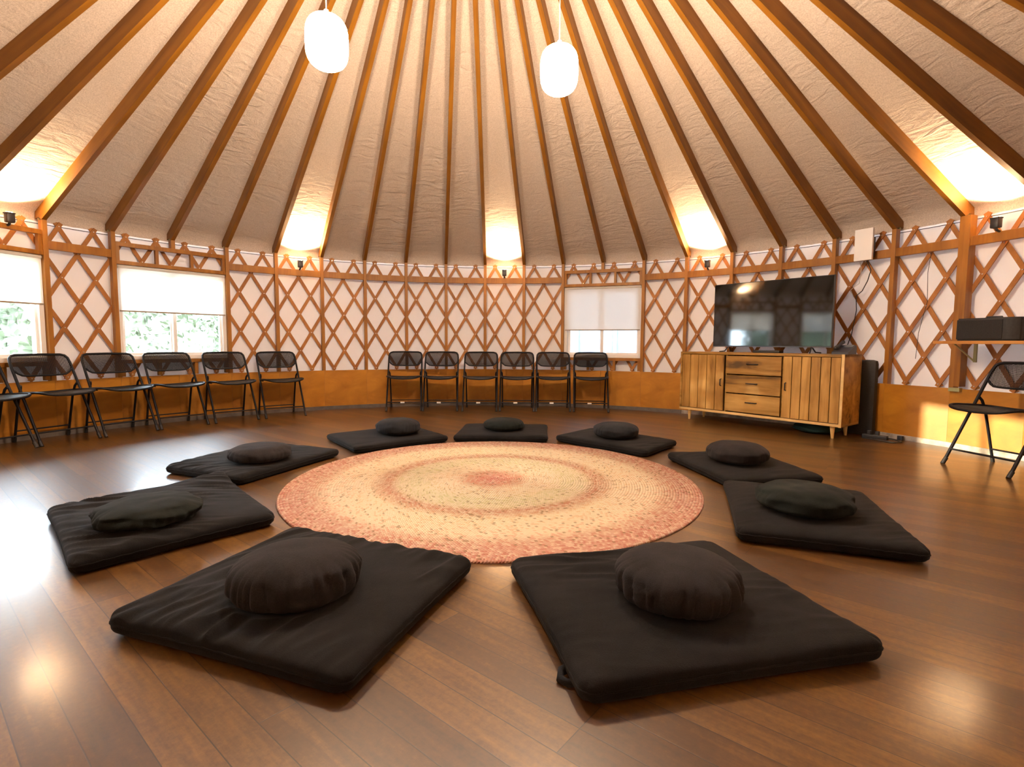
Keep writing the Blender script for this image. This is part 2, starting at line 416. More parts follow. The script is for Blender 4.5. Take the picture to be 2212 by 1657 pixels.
# central ring and skylight dome
bm = BM(); lathe(bm, [(.70, 4.12), (.77, 4.12), (.77, 4.34), (.70, 4.34), (.70, 4.12)], 64)
tag(obj('trim_1', bm, M_post, smooth=30), kind='structure')
bm = BM(); lathe(bm, [(.80 * cos(t), 4.32 + .3 * sin(t)) for t in [pi / 2 * i / 10 for i in range(11)]], 64)
tag(obj('window_5', bm, translucent_fabric('dome_acrylic', (.85, .88, .92), .35), smooth=True), kind='structure')

bm = BM(); tube(bm, [pt(4.655, th(i / 2), 2.050) for i in range(100)], .0035, 6, closed=True)
tag(obj('trim_2', bm, M_cord, smooth=True), kind='structure')
# rafters
for k in range(-14, 36):
    a = th(k); ra = Vector((sin(a), cos(a), 0)); tn = Vector((cos(a), -sin(a), 0)); Z = Vector((0, 0, 1))
    L = sqrt(1 + SL * SL); ax = (-ra + Z * SL) / L; nz = (ra * SL + Z) / L        # local x runs up the slope
    # build in local coordinates: x along rafter from the wall end, z normal, y sideways
    length = (R0 - .76) * L
    bm = BM()
    poly = [(0, 0), (length, 0), (length, .122), (-.115, .122), (-.115, .075), (-.03, .045)]
    prism(bm, poly, Vector((1, 0, 0)), Vector((0, 0, 1)), Vector((0, 1, 0)), (0, 0, 0), .0205)
    o = obj('rafter', bm, M_raft)
    M = Matrix.Identity(4); yv = nz.cross(ax)
    for i in range(3): M[i][0] = ax[i]; M[i][1] = yv[i]; M[i][2] = nz[i]
    M.translation = pt(R0, a, HW); o.matrix_world = M
    tag(o, 'long brown wooden rafter running from the wall top up under the fabric roof', 'rafter', 'roof rafters', 'structure')
    bm = BM()   # strap that ties the rafter tail down behind the post
    box(bm, (-.055, 0, .02), (.03, .030, .10), bev=.006)
    ob = obj('bracket', bm, M_zinc, o)

# ------------------------------------------------------------------ setting: the lattice wall in four runs
WIN = {'window_1': (-8, 1.275), 'window_2': (-5, 1.25), 'window_3': (5, 1.122), 'window_4': (-11, 1.24)}
ZS, ZT = .73, 1.745
covered = {}
for n_, (k0, zb) in WIN.items(): covered[k0] = n_; covered[k0 + 1] = n_
def open_at(k, z):
    return (math.floor(k + 1e-6) in covered) and ZS - .02 < z < ZT + .02
ZB, ZTOP = .568, 2.052
DZR = (ZTOP - ZB) / 6
RUNS = [('wall_left', -14, -1), ('wall_back', -1, 8), ('wall_right', 8, 22), ('wall_front', 22, 36)]
for rn, ka, kb in RUNS:
    bm = BM()      # lining
    for side_r in (4.685, 4.70):
        for i in range(ka * 4, kb * 4):
            k = i / 4
            zs = [-.05, ZS, ZT, 2.09]
            for z0, z1 in zip(zs, zs[1:]):
                if math.floor(k) in covered and z0 == ZS: continue
                bm.faces.new([bm.verts.new(pt(side_r, th(kk), zz)) for kk, zz in ((k, z0), (k + .25, z0), (k + .25, z1), (k, z1))])
    bmesh.ops.remove_doubles(bm, verts=bm.verts, dist=.0005)
    wall = tag(obj(rn, bm, M_lining), kind='structure')
    # lattice of crossed slats bolted where they meet
    bm = BM()
    def slat_piece(ks, z_s, ke, z_e, r):
        A = pt(r, th(ks), z_s); B = pt(r, th(ke), z_e); t = (B - A).normalized(); n = ((A + B) / 2); n.z = 0; n.normalize()
        s = t.cross(n).normalized() * .019; d = n * .0055
        vs = [bm.verts.new(q) for q in (A - s - d, A + s - d, A + s + d, A - s + d, B - s - d, B + s - d, B + s + d, B - s + d)]
        for f in ((0, 1, 2, 3), (4, 5, 6, 7), (0, 1, 5, 4), (1, 2, 6, 5), (2, 3, 7, 6), (3, 0, 4, 7)): bm.faces.new([vs[j] for j in f])
    n2 = (kb - ka) * 2
    for d_, r in ((1, 4.638), (-1, 4.652)):
        for i in range(-4, n2 + 4):
            kbase = ka + .25 + .5 * i
            steps = 24
            for s_ in range(-1, steps + 1):
                u0, u1 = s_ / 4 - .0, (s_ + 1) / 4
                if s_ == -1: u0 = -.10; u1 = 0
                if s_ == steps: u0 = 6; u1 = 6.14
                k_0 = kbase + d_ * u0 * .25; k_1 = kbase + d_ * u1 * .25
                z_0 = ZB + DZR * u0; z_1 = ZB + DZR * u1
                km = (k_0 + k_1) / 2
                if km < ka or km > kb or open_at(km, (z_0 + z_1) / 2): continue
                slat_piece(k_0, z_0, k_1, z_1, r)
    for row in range(7):
        for i in range(n2 + 1):
            k = ka + .5 * i + (.25 if row % 2 == 0 else 0); z = ZB + DZR * row
            if k > kb or open_at(k, z): continue
            M = frame(k, 4.629, z) @ Matrix.Rotation(pi / 2, 4, 'X')
            bmesh.ops.create_cone(bm, cap_ends=True, segments=8, radius1=.0055, radius2=.0055, depth=.006, matrix=M)
            for f in bm.faces[-10:]: f.material_index = 1
    obj('lattice', bm, [M_slat, M_metal], wall)
    # posts, blocking rails, plywood
    for k in range(ka, kb):
        mid = (k in covered and (k - 1) in covered and covered[k] == covered[k - 1])
        bm = BM()
        if mid: box(bm, (0, .035, (1.985 + HW) / 2), (.042, .07, HW - 1.985), bev=.002)
        else: box(bm, (0, .035, HW / 2), (.040, .07, HW), bev=.002)
        M = frame(k, 4.562); o = obj('post', bm, M_post, wall); o.matrix_world = M
        if k not in covered:
            bm = BM(); w_ = 2 * 4.57 * sin(ST / 2) - .042
            box(bm, (0, .022, 1.850), (w_, .038, .082), bev=.003); o = obj('rail', bm, M_post, wall); o.matrix_world = frame(k + .5, 4.557)
        bm = BM(); w_ = 2 * 4.556 * math.tan(ST / 2) - .003
        box(bm, (0, .0, .295), (w_, .012, .495)); o = obj('plywood_panel', bm, M_ply, wall); o.matrix_world = frame(k + .5, 4.549)
    bm = BM()
    for k in range(ka, kb):
        w_ = 2 * 4.55 * math.tan(ST / 2)
        box(bm, (0, 0, .024), (w_, .016, .048), M=frame(k + .5, 4.542))
    tag(obj('baseboard_' + rn.split('_')[1], bm, M_graysunlit if rn == 'wall_right' else M_gray), kind='structure')
# doubled stud at the shelf end
bm = BM(); box(bm, (0, .03, (HW + .56) / 2 - .0), (.045, .09, HW - .56), bev=.002); o = obj('post', bm, M_post, bpy.data.objects['wall_right']); o.matrix_world = frame(13.085, 4.565)
bm = BM(); box(bm, (0, .0, .535), (.09, .05, .035), bev=.004); o = obj('bracket', bm, M_zinc, bpy.data.objects['wall_right']); o.matrix_world = frame(13.10, 4.53)

# ------------------------------------------------------------------ windows with header frames and roller blinds
LAB = {'window_1': 'white roller blind drawn halfway over the window at the left edge',
       'window_2': 'glowing white roller blind on the window above the left chairs',
       'window_3': 'cream roller blind on the small back window beside the chair row',
       'window_4': 'white roller blind on the window beyond the left edge, mirrored in the television'}
for wn, (k0, zb) in WIN.items():
    ch = 4.575 * cos(ST); W = 2 * 4.575 * sin(ST) - .04      # chord between the two posts
    M = frame(k0 + 1, ch)
    root = link(bpy.data.objects.new(wn, None)); root.matrix_world = M; tag(root, kind='structure')
    def part(name, c, s, mat, bev=.003, par=None):
        bm = BM(); box(bm, c, s, bev=bev); return obj(name, bm, mat, par or root)
    # wooden surround
    bm = BM()
    box(bm, (0, .025, 1.962), (W + .03, .05, .044), bev=.002); box(bm, (0, .025, 1.768), (W, .05, .040), bev=.002)
    for x in (-W / 2 + .018, -W * .155, W * .165, W / 2 - .018): box(bm, (x, .025, 1.864), (.032, .046, .155), bev=.002)
    obj('header_frame', bm, M_post, root)
    bm = BM(); box(bm, (0, .02, ZS - .022), (W, .06, .040), bev=.002)
    for x in (-W / 2 + .02, -W * .17, W * .17, W / 2 - .02): box(bm, (x, .03, .62), (.036, .05, .146), bev=.002)
    obj('sill_rail', bm, M_post, root)
    bm = BM()
    for sx in (-1, 1): box(bm, (sx * (W / 2 + .021), .112, (ZS + ZT) / 2), (.050, .13, ZT - ZS + .03))
    obj('jamb', bm, M_vinyl, root)
    # vinyl frame, sashes, panes
    H = ZT - ZS; zc = (ZS + ZT) / 2; fw = .042
    bm = BM()
    for sx in (-1, 1): box(bm, (sx * (W / 2 - fw / 2), .10, zc), (fw, .13, H), bev=.003)
    box(bm, (0, .10, ZS + fw / 2), (W, .13, fw), bev=.003); box(bm, (0, .10, ZT - fw / 2), (W, .13, fw), bev=.003)
    obj('window_frame', bm, M_vinyl, root)
    wi = W / 2 - fw
    for sx in (-1, 1):
        bm = BM(); cx = sx * wi / 2; ww = wi + (.03 if sx > 0 else 0); yy = .085 if sx > 0 else .115
        for s2 in (-1, 1): box(bm, (cx + s2 * (ww / 2 - .017), yy, zc), (.034, .025, H - 2 * fw), bev=.002)
        for s2 in (-1, 1): box(bm, (cx, yy, zc + s2 * (H / 2 - fw - .015)), (ww, .024, .03), bev=.002)
        sash = obj('sash', bm, M_vinyl, root)
        bm = BM(); box(bm, (cx, yy, zc), (ww - .06, .004, H - 2 * fw - .05)); obj('pane', bm, M_glass, sash)
    if True:
        bl = thing('roller_blind', LAB[wn], 'blind', group='roller blinds on the windows'); bl.matrix_world = M @ Matrix.Translation((0, .018, ZT))
        bm = BM(); h = ZT - zb; nx = 14
        g = [[bm.verts.new(((i / nx - .5) * (W - .035), .004 * sin(i * 1.3) * (j / 8), -.01 - (h - .02) * j / 8)) for i in range(nx + 1)] for j in range(9)]
        for A, B in zip(g, g[1:]):
            for i in range(nx): bm.faces.new((A[i], A[i + 1], B[i + 1], B[i]))
        obj('blind_cloth', bm, M_blind, bl, smooth=True)
        bm = BM(); tube(bm, [(-W / 2 + .01, .006, -.018), (W / 2 - .01, .006, -.018)], .017, 14); obj('roller_tube', bm, M_blind, bl, smooth=40)
        bm = BM(); box(bm, (0, 0, -h + .005), (W - .03, .010, .016), bev=.003); obj('hem_bar', bm, simple('hem_bar', (.34, .27, .20), .5), bl)

# ------------------------------------------------------------------ lanterns
def lantern(x, y, label):
    t = thing('pendant_lantern', label, 'lamp', (x, y, 2.60), group='paper lanterns hanging from the roof')
    bm = BM(); pr = []; n = 28; rr, hh = .115, .142
    for i in range(n + 1):
        u = -1 + 2 * i / n; e = (1 - abs(u) ** 3.6) ** (1 / 2.3)
        pr.append((rr * e * (1 + .006 * (i % 2)), u * hh))
    lathe(bm, pr, 40); obj('lantern_shade', bm, M_lamp, t, smooth=True)
    bm = BM(); tube(bm, [(0, 0, hh), (0, 0, hh + .03)], .012, 12); obj('socket', bm, M_white, t)
    r = sqrt(x * x + y * y); zc = min(4.15, HW + SL * (R0 - r)) - 2.60
    bm = BM(); tube(bm, [(0, 0, hh + .02), (0, 0, zc)], .0028, 6); obj('cord', bm, M_wcord, t)
    return t
lantern(-.751, -.178, 'glowing white paper lantern hanging left of centre, the larger and higher')
lantern(.573, .105, 'glowing white paper lantern hanging right of centre, the smaller and lower')

# ------------------------------------------------------------------ uplights on the rail
UPL = {-6.5: 'small black uplight fixed above the window header at the left edge',
       -1.5: 'small black uplight on the rail right of the glowing left window',
       3.5: 'small black uplight on the rail above the row of six chairs',
       8.5: 'small black uplight on the rail left of the television',
       13.5: 'small black uplight on the rail above the black case, far right'}
UPZ = {-6.5: .075}
def uplight(k, label, grp='small black uplights on the wall rail'):
    z = 1.892 + UPZ.get(k, 0)
    M = frame(k, 4.515, z)
    t = thing('wall_uplight', label, 'lamp', group=grp); t.matrix_world = M
    bm = BM(); box(bm, (0, 0, .062), (.062, .060, .082), bev=.012); box(bm, (0, 0, .105), (.066, .064, .012), bev=.004); obj('lamp_body', bm, M_blackmetal, t, smooth=40)
    bm = BM(); bmesh.ops.create_cone(bm, cap_ends=True, segments=20, radius1=.024, radius2=.024, depth=.004, matrix=Matrix.Translation((0, 0, .1125))); obj('lens', bm, M_led, t)
    bm = BM(); tube(bm, [(0, 0, .03), (0, .012, .008), (0, .045, .0)], .011, 10); obj('bracket', bm, M_blackmetal, t, smooth=True)
    l = bpy.data.lights.new('uplight', 'SPOT'); l.energy = UPW; l.color = (1, .68, .38); l.spot_size = radians(120); l.spot_blend = .75; l.shadow_soft_size = .022
    lo = link(bpy.data.objects.new('uplight_light', l)); d = Vector(M.translation); d.z = 0; d.normalize()
    lo.location = M.translation + Vector((0, 0, .122)); lo.rotation_euler = (Vector((0, 0, 1)) - d * .18).to_track_quat('-Z', 'Y').to_euler()
UPW = 105
for k, lb in UPL.items(): uplight(k, lb)
for k in (18.5, 23.5, 28.5, 33.5, -11.5): uplight(k, 'small black uplight on the stretch of wall behind the viewpoint', 'uplights behind the viewpoint')

# ------------------------------------------------------------------ rug
bm = BM(); RR, seg = 1.345, 220; rows = 81
prof = [(0.002, .012)]
for i in range(rows):
    r0_, r1_ = RR * i / rows, RR * (i + 1) / rows
    prof += [(r0_ + (r1_ - r0_) * .5,  .0145), (r1_, .0095 if i < rows - 1 else .004)]
prof += [(RR, .0005), (.0, .0005)]
lathe(bm, [(0, .012)] + prof, seg)
o = obj('braided_rug', bm, M_rug, smooth=True, loc=(.170, .250, 0)); tag(o, 'large round braided rug with pink, cream and green rings on the dark floor', 'rug')

# ------------------------------------------------------------------ floor mats and round cushions
ZAF = [(-.43, -1.52, .070, .225, .170), (.845, -1.555, .084, .205, .155), (-1.435, -.80, .078, .225, .105), (-1.53, .50, .074, .212, .120),
       (-.775, 1.62, .074, .205, .150), (.215, 1.90, .074, .200, .115), (1.25, 1.50, .074, .205, .140), (1.94, .52, .074, .212, .150), (1.80, -.60, .080, .225, .135)]
def dip(x, y, z):
    for zx, zy, zb_, zr, zh in ZAF:
        u = sqrt((x - zx) ** 2 + (y - zy) ** 2) / (zr * 1.03)
        if u < 1:
            c_ = u ** (1 / .78); s_ = sqrt(1 - c_ * c_)
            z = min(z, zb_ + zh / 2 * (1 - .97 * s_ ** .62) - .002)
    return z
def zabuton(corners, label, seed, T=.075, wr=.006, dirn=0.7, lift=None):
    cs = [Vector((a, b, 0)) for a, b in corners]; c = sum(cs, Vector()) / 4
    bm = BM(); n = 104 if T > .0775 and wr > .004 else 56
    def rc(u, v):      # rounded square
        k = .10
        uu, vv = u, v
        du = max(0, abs(u) - (1 - k)) / k; dv = max(0, abs(v) - (1 - k)) / k
        if du > 0 and dv > 0:
            d = sqrt(du * du + dv * dv); m = max(du, dv); f = m / d
            uu = math.copysign(1 - k + k * du * f, u); vv = math.copysign(1 - k + k * dv * f, v)
        return uu, vv
    def pos(u, v):
        uu, vv = rc(u, v); pin = 1 - .018 * (1 - vv * vv) ; pin2 = 1 - .018 * (1 - uu * uu)
        a, b = (uu * pin + 1) / 2, (vv * pin2 + 1) / 2
        return (cs[0] * (1 - a) * (1 - b) + cs[1] * a * (1 - b) + cs[2] * a * b + cs[3] * (1 - a) * b) - c
    def uvn(i): 
        t = -1 + 2 * i / n; return math.copysign(1 - (1 - abs(t)) ** 1.5, t)
    top, bot = [], []
    for j in range(n + 1):
        rt, rb = [], []
        for i in range(n + 1):
            u, v = uvn(i), uvn(j); p_ = pos(u, v)
            e = (max(0, 1 - abs(u) ** 14) * max(0, 1 - abs(v) ** 14)) ** .27
            pillow = .80 + .20 * (1 - u * u) * (1 - v * v) - .05 * noise.noise(Vector((u * 2, v * 2, seed)))
            q = p_ + c
            xr = q.x * cos(dirn) + q.y * sin(dirn); yr = -q.x * sin(dirn) + q.y * cos(dirn)
            w1 = noise.noise(Vector((xr * 3.0, yr * 15, seed * 3.1))); w1 = max(-.4, 1 - abs(w1) * 3.4)
            w2 = noise.noise(Vector((xr * 9, yr * 26, seed * 1.7)))
            wmask = max(0, noise.noise(Vector((q.x * 2.2, q.y * 2.2, seed + 9))) + .35)
            z = T * .5 + T * .5 * e * pillow + (wr * (w1 * 1.2 + w2 * .6) * wmask + .003 * noise.noise(Vector((q.x * 6, q.y * 6, seed)))) * e
            lf = 0
            if lift:
                d = (p_ + c - cs[lift[0]]).length; lf = lift[1] * max(0, 1 - d / .35) ** 1.5
            rt.append(bm.verts.new((p_.x, p_.y, dip(q.x, q.y, z + lf))))
            edge = i in (0, n) or j in (0, n)
            rb.append(rt[-1] if edge else bm.verts.new((p_.x, p_.y, max(.002, T * .5 - T * .5 * e * 1.05) + lf * .8)))
        top.append(rt); bot.append(rb)
    for j in range(n):
        for i in range(n):
            bm.faces.new((top[j][i], top[j][i + 1], top[j + 1][i + 1], top[j + 1][i]))
            f = (bot[j][i], bot[j + 1][i], bot[j + 1][i + 1], bot[j][i + 1])
            try: bm.faces.new(f)
            except ValueError: pass
    t = thing('zabuton_mat', label, 'floor mat', (c.x, c.y, 0), group='square floor mats around the rug')
    obj('mat_cushion', bm, M_zab, t, smooth=True)
    # piped seam round the edge
    pts = []; m = 44
    for s_ in range(4):
        for i in range(m):
            q = -1 + 2 * i / m; u, v = ((q, -1), (1, q), (-q, 1), (-1, -q))[s_]
            p_ = pos(u, v); lf = 0
            if lift: lf = lift[1] * .9 * max(0, 1 - (p_ + c - cs[lift[0]]).length / .35) ** 1.5
            pts.append((p_.x, p_.y, T * .5 + lf + .0015 * sin(i * 1.9 + seed)))
    bm = BM(); tube(bm, pts, .0032, 6, closed=True); obj('seam_piping', bm, M_zab, t, smooth=True)
    return t, c

def zafu(x, y, base, r, h, label, seed, mat=None, rot=0, pleat=.035, lump=.0, tilt=(0, 0), ell=1.0):
    bm = BM(); seg, nr = 144, 34; rings = []
    for j in range(nr + 1):
        ph_ = -pi / 2 + pi * j / nr; rr = abs(cos(ph_)) ** .78; zz = math.copysign(abs(sin(ph_)) ** .92, sin(ph_))
        row = []
        for i in range(seg):
            a = 2 * pi * i / seg
            ad = a + .10 * noise.noise(Vector((cos(a) * 2, sin(a) * 2, seed + zz)))
            band = rr ** 3 * (1 - .5 * abs(zz)) * (.65 + .6 * noise.noise(Vector((cos(a) * 1.6, sin(a) * 1.6, seed))))
            npl = 26 + seed % 5
            pl = abs(sin(ad * npl / 2 + 3 * noise.noise(Vector((cos(a) * 3, sin(a) * 3, seed * 2))))) ** .42
            mod = 1 - pleat * band * (1 - pl) * 1.6
            d = Vector((cos(a) * rr, sin(a) * rr, zz))
            ln = 1 + lump * noise.noise(d * 2.1 + Vector((seed, 0, 0))) + .02 * noise.noise(d * 3 + Vector((0, seed, 0)))
            zt = zz * h / 2
            if zz < 0: zt = -abs(zz) ** .62 * h / 2 * .97
            else: zt *= (1 + .7 * lump * noise.noise(d * 3.1 + Vector((0, 0, seed)))) * (1 - .10 * (1 - min(1, rr * 1.4)))
            row.append((cos(a) * rr * r * mod * ln, sin(a) * rr * r * mod * ln * ell, zt + h / 2))
        rings.append(row)
    V = []
    for j, row in enumerate(rings):
        if j in (0, nr): v = bm.verts.new((0, 0, row[0][2])); V.append([v] * seg)
        else: V.append([bm.verts.new(q) for q in row])
    for A, B in zip(V, V[1:]):
        for i in range(seg):
            q = []
            for v in (A[i], A[(i + 1) % seg], B[(i + 1) % seg], B[i]):
                if v not in q: q.append(v)
            if len(q) > 2: bm.faces.new(q)
    o = obj('zafu_cushion', bm, mat or M_zaf, smooth=True, loc=(x, y, base)); o.rotation_euler = (tilt[0], tilt[1], rot)
    tag(o, label, 'cushion', 'round cushions on the floor mats'); return o

A_, cA = zabuton([(-.99, -1.65), (-.13, -1.955), (.145, -1.185), (-.735, -.835)], 'black square floor mat in the left foreground, creased at its front edge', 1, .088, .020, 1.05)
B_, cB = zabuton([(.475, -1.985), (1.40, -1.775), (1.175, -.975), (.285, -1.195)], 'black square floor mat in the right foreground, nearest to the viewer', 2, .090, .009, .1)
zabuton([(-1.43, -1.26), (-.89, -.655), (-1.60, .14), (-2.12, -.585)], 'wrinkled black floor mat left of the rug, under the flattened cushion', 3, .084, .019, .2, lift=(2, .03))
zabuton([(-1.448, .064), (-1.10, .975), (-1.90, 1.30), (-2.15, .37)], 'grey-black floor mat behind the wrinkled one, towards the left chairs', 4, .078, .007, .5)
zabuton([(-1.01, 1.035), (-.29, 1.60), (-.76, 2.24), (-1.475, 1.67)], 'dark floor mat left of the middle one in the back row of mats', 5, .078, .003, .5)
zabuton([(-.26, 1.60), (.635, 1.585), (.68, 2.33), (-.21, 2.36)], 'dark floor mat at the far edge of the rug, middle of the back three', 6, .078, .003, .5)
zabuton([(.70, 1.655), (1.39, .955), (1.80, 1.44), (1.11, 2.13)], 'dark floor mat right of the middle one in the back row of mats', 7, .078, .003, .5)
zabuton([(1.54, .92), (1.69, .06), (2.38, .17), (2.28, 1.04)], 'dark floor mat in front of the wooden sideboard, right of the rug', 8, .076, .003, .5)
zabuton([(1.35, -.845), (2.07, -1.105), (2.38, -.185), (1.65, .055)], 'black floor mat right of the rug, in front of the sideboard mat', 9, .086, .0045, .3)

zafu(-.43, -1.52, .070, .212, .172, 'large grey-brown pleated round cushion on the left foreground mat', 11, M_zaf, .3, .12, .03, ell=.92)
zafu(.845, -1.555, .084, .205, .155, 'pleated black round cushion on the right foreground mat', 12, M_zaf, .9, .12, .03)
zafu(-1.435, -.80, .078, .225, .105, 'flattened creased greenish-black cushion on the wrinkled mat', 13, M_zafg, .5, .05, .13)
zafu(-1.53, .50, .074, .212, .120, 'low brown-black round cushion on the mat behind the wrinkled one', 14, M_zaf, .2, .04, .05)
zafu(-.775, 1.62, .074, .205, .150, 'blue-grey round cushion on the back left mat', 15, M_zafb, .2, .03, .04)
zafu(.215, 1.90, .074, .200, .115, 'flat grey round cushion on the middle back mat', 16, M_zafg, .2, .03, .05)
zafu(1.25, 1.50, .074, .205, .140, 'grey round cushion on the back right mat', 17, M_zafb, .6, .03, .04)
zafu(1.94, .52, .074, .212, .150, 'dark grey round cushion on the mat before the sideboard', 18, M_zaf, .2, .03, .05)
zafu(1.80, -.60, .080, .225, .135, 'dented greenish-black round cushion on the mat right of the rug', 19, M_zafg, .4, .02, .10)

# carry strap poking out from under the right foreground mat
bm = BM(); tube(bm, [(.50, -1.80, .018), (.46, -1.825, .022), (.435, -1.84, .018), (.43, -1.86, .010), (.45, -1.875, .006), (.50, -1.87, .008)], .011, 8, flat=1.4)
bmesh.ops.translate(bm, verts=bm.verts, vec=(-cB.x, -cB.y, 0)); o = obj('carry_strap', bm, M_zafb, B_, smooth=True)

# ------------------------------------------------------------------ folding chairs
def make_chair():
    """front is +y; origin on the floor under the seat"""
    t = thing('folding_chair', 'x', 'chair')
    hw = .232
    yf = lambda z: .235 - .565 * z                      # line of the front tube
    for s in (-1, 1):
        bm = BM(); tube(bm, [(s * hw, yf(z), z) for z in (.012, .12, .24, .36, .47)], .0115, 10)
        lg = obj('leg', bm, M_chair, t, smooth=40)
        bm = BM(); tube(bm, [(s * hw, yf(0) + .004, 0), (s * hw, yf(.05), .045)], .015, 10); obj('foot_cap', bm, M_blackpl, lg, smooth=40)
    for s in (-1, 1):
        bm = BM(); tube(bm, [(s * (hw - .020), -.225, .012), (s * (hw - .020), -.17, .22), (s * (hw - .020), -.115, .42), (s * (hw - .020), -.075, .50), (s * (hw - .012), -.055, .525)], .0105, 10)
        lg = obj('leg', bm, M_chair, t, smooth=40)
        bm = BM(); tube(bm, [(s * (hw - .020), -.229, 0), (s * (hw - .020), -.216, .045)], .014, 10); obj('foot_cap', bm, M_blackpl, lg, smooth=40)
    # back frame: both tubes bend into the top rail
    pts = [(-hw, yf(.47), .47), (-hw, yf(.60), .60), (-hw, yf(.72), .72), (-hw + .006, yf(.765), .765), (-hw + .024, yf(.788) , .788), (-hw + .055, yf(.797), .797)]
    pts = pts + [(0, yf(.80) - .004, .800)] + [(-x, y, z) for x, y, z in reversed(pts)]
    bm = BM(); tube(bm, pts, .0115, 10); bf = obj('back_frame', bm, M_chair, t, smooth=50)
    # mesh backrest with a bowed lower rail
    bm = BM(); g = []; nx, nz = 16, 6
    def low(u): return .628 - .022 * (1 - u ** 4) + .055 * max(0, abs(u) - .80) / .2 * .6
    for j in range(nz + 1):
        row = []
        for i in range(nx + 1):
            u = -1 + 2 * i / nx; z = low(u) + (.792 - low(u)) * j / nz
            row.append(bm.verts.new((u * (hw - .008), yf(z) - .028 * (1 - u * u), z)))
        g.append(row)
    for P, Q in zip(g, g[1:]):
        for i in range(nx): bm.faces.new((P[i], P[i + 1], Q[i + 1], Q[i]))
    br = obj('backrest', bm, M_mesh, t, smooth=True)
    bm = BM(); tube(bm, [(-1 * hw * .98 * -1 * u, yf(low(u)) - .028 * (1 - u * u), low(u)) for u in [-1 + i / 8 for i in range(17)]], .009, 8); obj('back_rail', bm, M_chair, br, smooth=True)
    # seat: rim and mesh
    bm = BM(); rim = []
    sw, y0, y1 = .226, -.165, .275
    n = 40
    for i in range(n):
        a = 2 * pi * i / n; cx = math.copysign(abs(cos(a)) ** .38, cos(a)); cy = math.copysign(abs(sin(a)) ** .45, sin(a))
        y = (y0 + y1) / 2 + cy * (y1 - y0) / 2; z = .452 + .028 * (y - y0) / (y1 - y0) - .016 * (max(0, cy) ** 4) - .022 * (1 - cx * cx) * (.4 + .6 * max(0, cy))
        rim.append((cx * sw, y, z))
    tube(bm, rim, .0125, 8, closed=True, flat=.9); st = obj('seat', bm, M_chair, t, smooth=True)
    bm = BM(); c_ = bm.verts.new((0, (y0 + y1) / 2, .438)); mid = [bm.verts.new((x * .6, (y0 + y1) / 2 + (y - (y0 + y1) / 2) * .6, z - .009)) for x, y, z in rim]; ed = [bm.verts.new(q) for q in rim]
    for i in range(n):
        j = (i + 1) % n; bm.faces.new((c_, mid[i], mid[j])); bm.faces.new((mid[i], ed[i], ed[j], mid[j]))
    obj('seat_panel', bm, M_seat, st, smooth=True)
    bm = BM(); tube(bm, [(-hw, yf(.115), .115), (hw, yf(.115), .115)], .0075, 8); s1 = obj('stretcher', bm, M_chair, t, smooth=40)
    bm = BM(); box(bm, (.02, yf(.115) + .009, .113), (.055, .004, .020)); obj('sticker', bm, M_label, s1)
    bm = BM(); tube(bm, [(-hw + .02, -.20, .105), (hw - .02, -.20, .105)], .007, 8); obj('stretcher', bm, M_chair, t, smooth=40)
    for s in (-1, 1):
        bm = BM(); box(bm, (s * (hw - .014), .0, .455), (.006, .16, .026), bev=.002); obj('hinge_plate', bm, M_chair, t)
    return t
def dup(root, loc, rotz, label, group, drop=()):
    r = root.copy(); link(r); r.location = loc; r.rotation_euler = (0, 0, rotz); r['label'] = label; r['group'] = group
    for c in list(root.children):
        d = c.copy(); link(d, r)
        for g in c.children:
            if g.name.split('.')[0] in drop: continue
            e = g.copy(); link(e, d)
    return r
proto = make_chair(); used = False
def place(x, y, rot, label, group, drop=('sticker',)):
    global used
    if not used:
        used = True; proto.location = (x, y, 0); proto.rotation_euler = (0, 0, rot); proto['label'] = label; proto['group'] = group; return proto
    return dup(proto, (x, y, 0), rot, label, group, drop)
GB, GL = 'black folding chairs in the back row', 'black folding chairs along the left wall'
ordn = ['leftmost of the six black folding chairs along the back wall', 'second from the left of the six folding chairs along the back wall',
        'third from the left of the six folding chairs along the back wall', 'fourth from the left of the six folding chairs, below the bare lattice',
        'fifth from the left of the six folding chairs, at the back window edge', 'black folding chair under the back window, rightmost of the six']
for (x, dy, ro_), lb in zip([(-1.21, .0, .12), (-.70, 0, .06), (-.148, 0, .0), (.365, .01, -.02), (.870, .01, -.06), (1.395, -.02, -.10)], ordn):
    place(x, 4.055 + dy, pi + ro_, lb, GB, ('sticker',) if 'leftmost' in lb else ())
ll = [(-75.2, 'black folding chair cut off by the left edge, only seat and legs in view'),
      (-68.1, 'black folding chair under the leftmost window, first whole one from the left'),
      (-60.8, 'black folding chair between the two left windows, second whole one in its row'),
      (-53.7, 'black folding chair below the left half of the glowing window'),
      (-46.0, 'black folding chair below the right end of the glowing window'),
      (-38.2, 'black folding chair at the right end of the left wall row')]
for deg, lb in ll:
    a = radians(deg); place(4.275 * sin(a), 4.275 * cos(a), pi - a, lb, GL)
place(3.985, .655, math.atan2(.98, -.19) , 'black folding chair standing alone at the right edge, seen from its side', 'lone black folding chair')

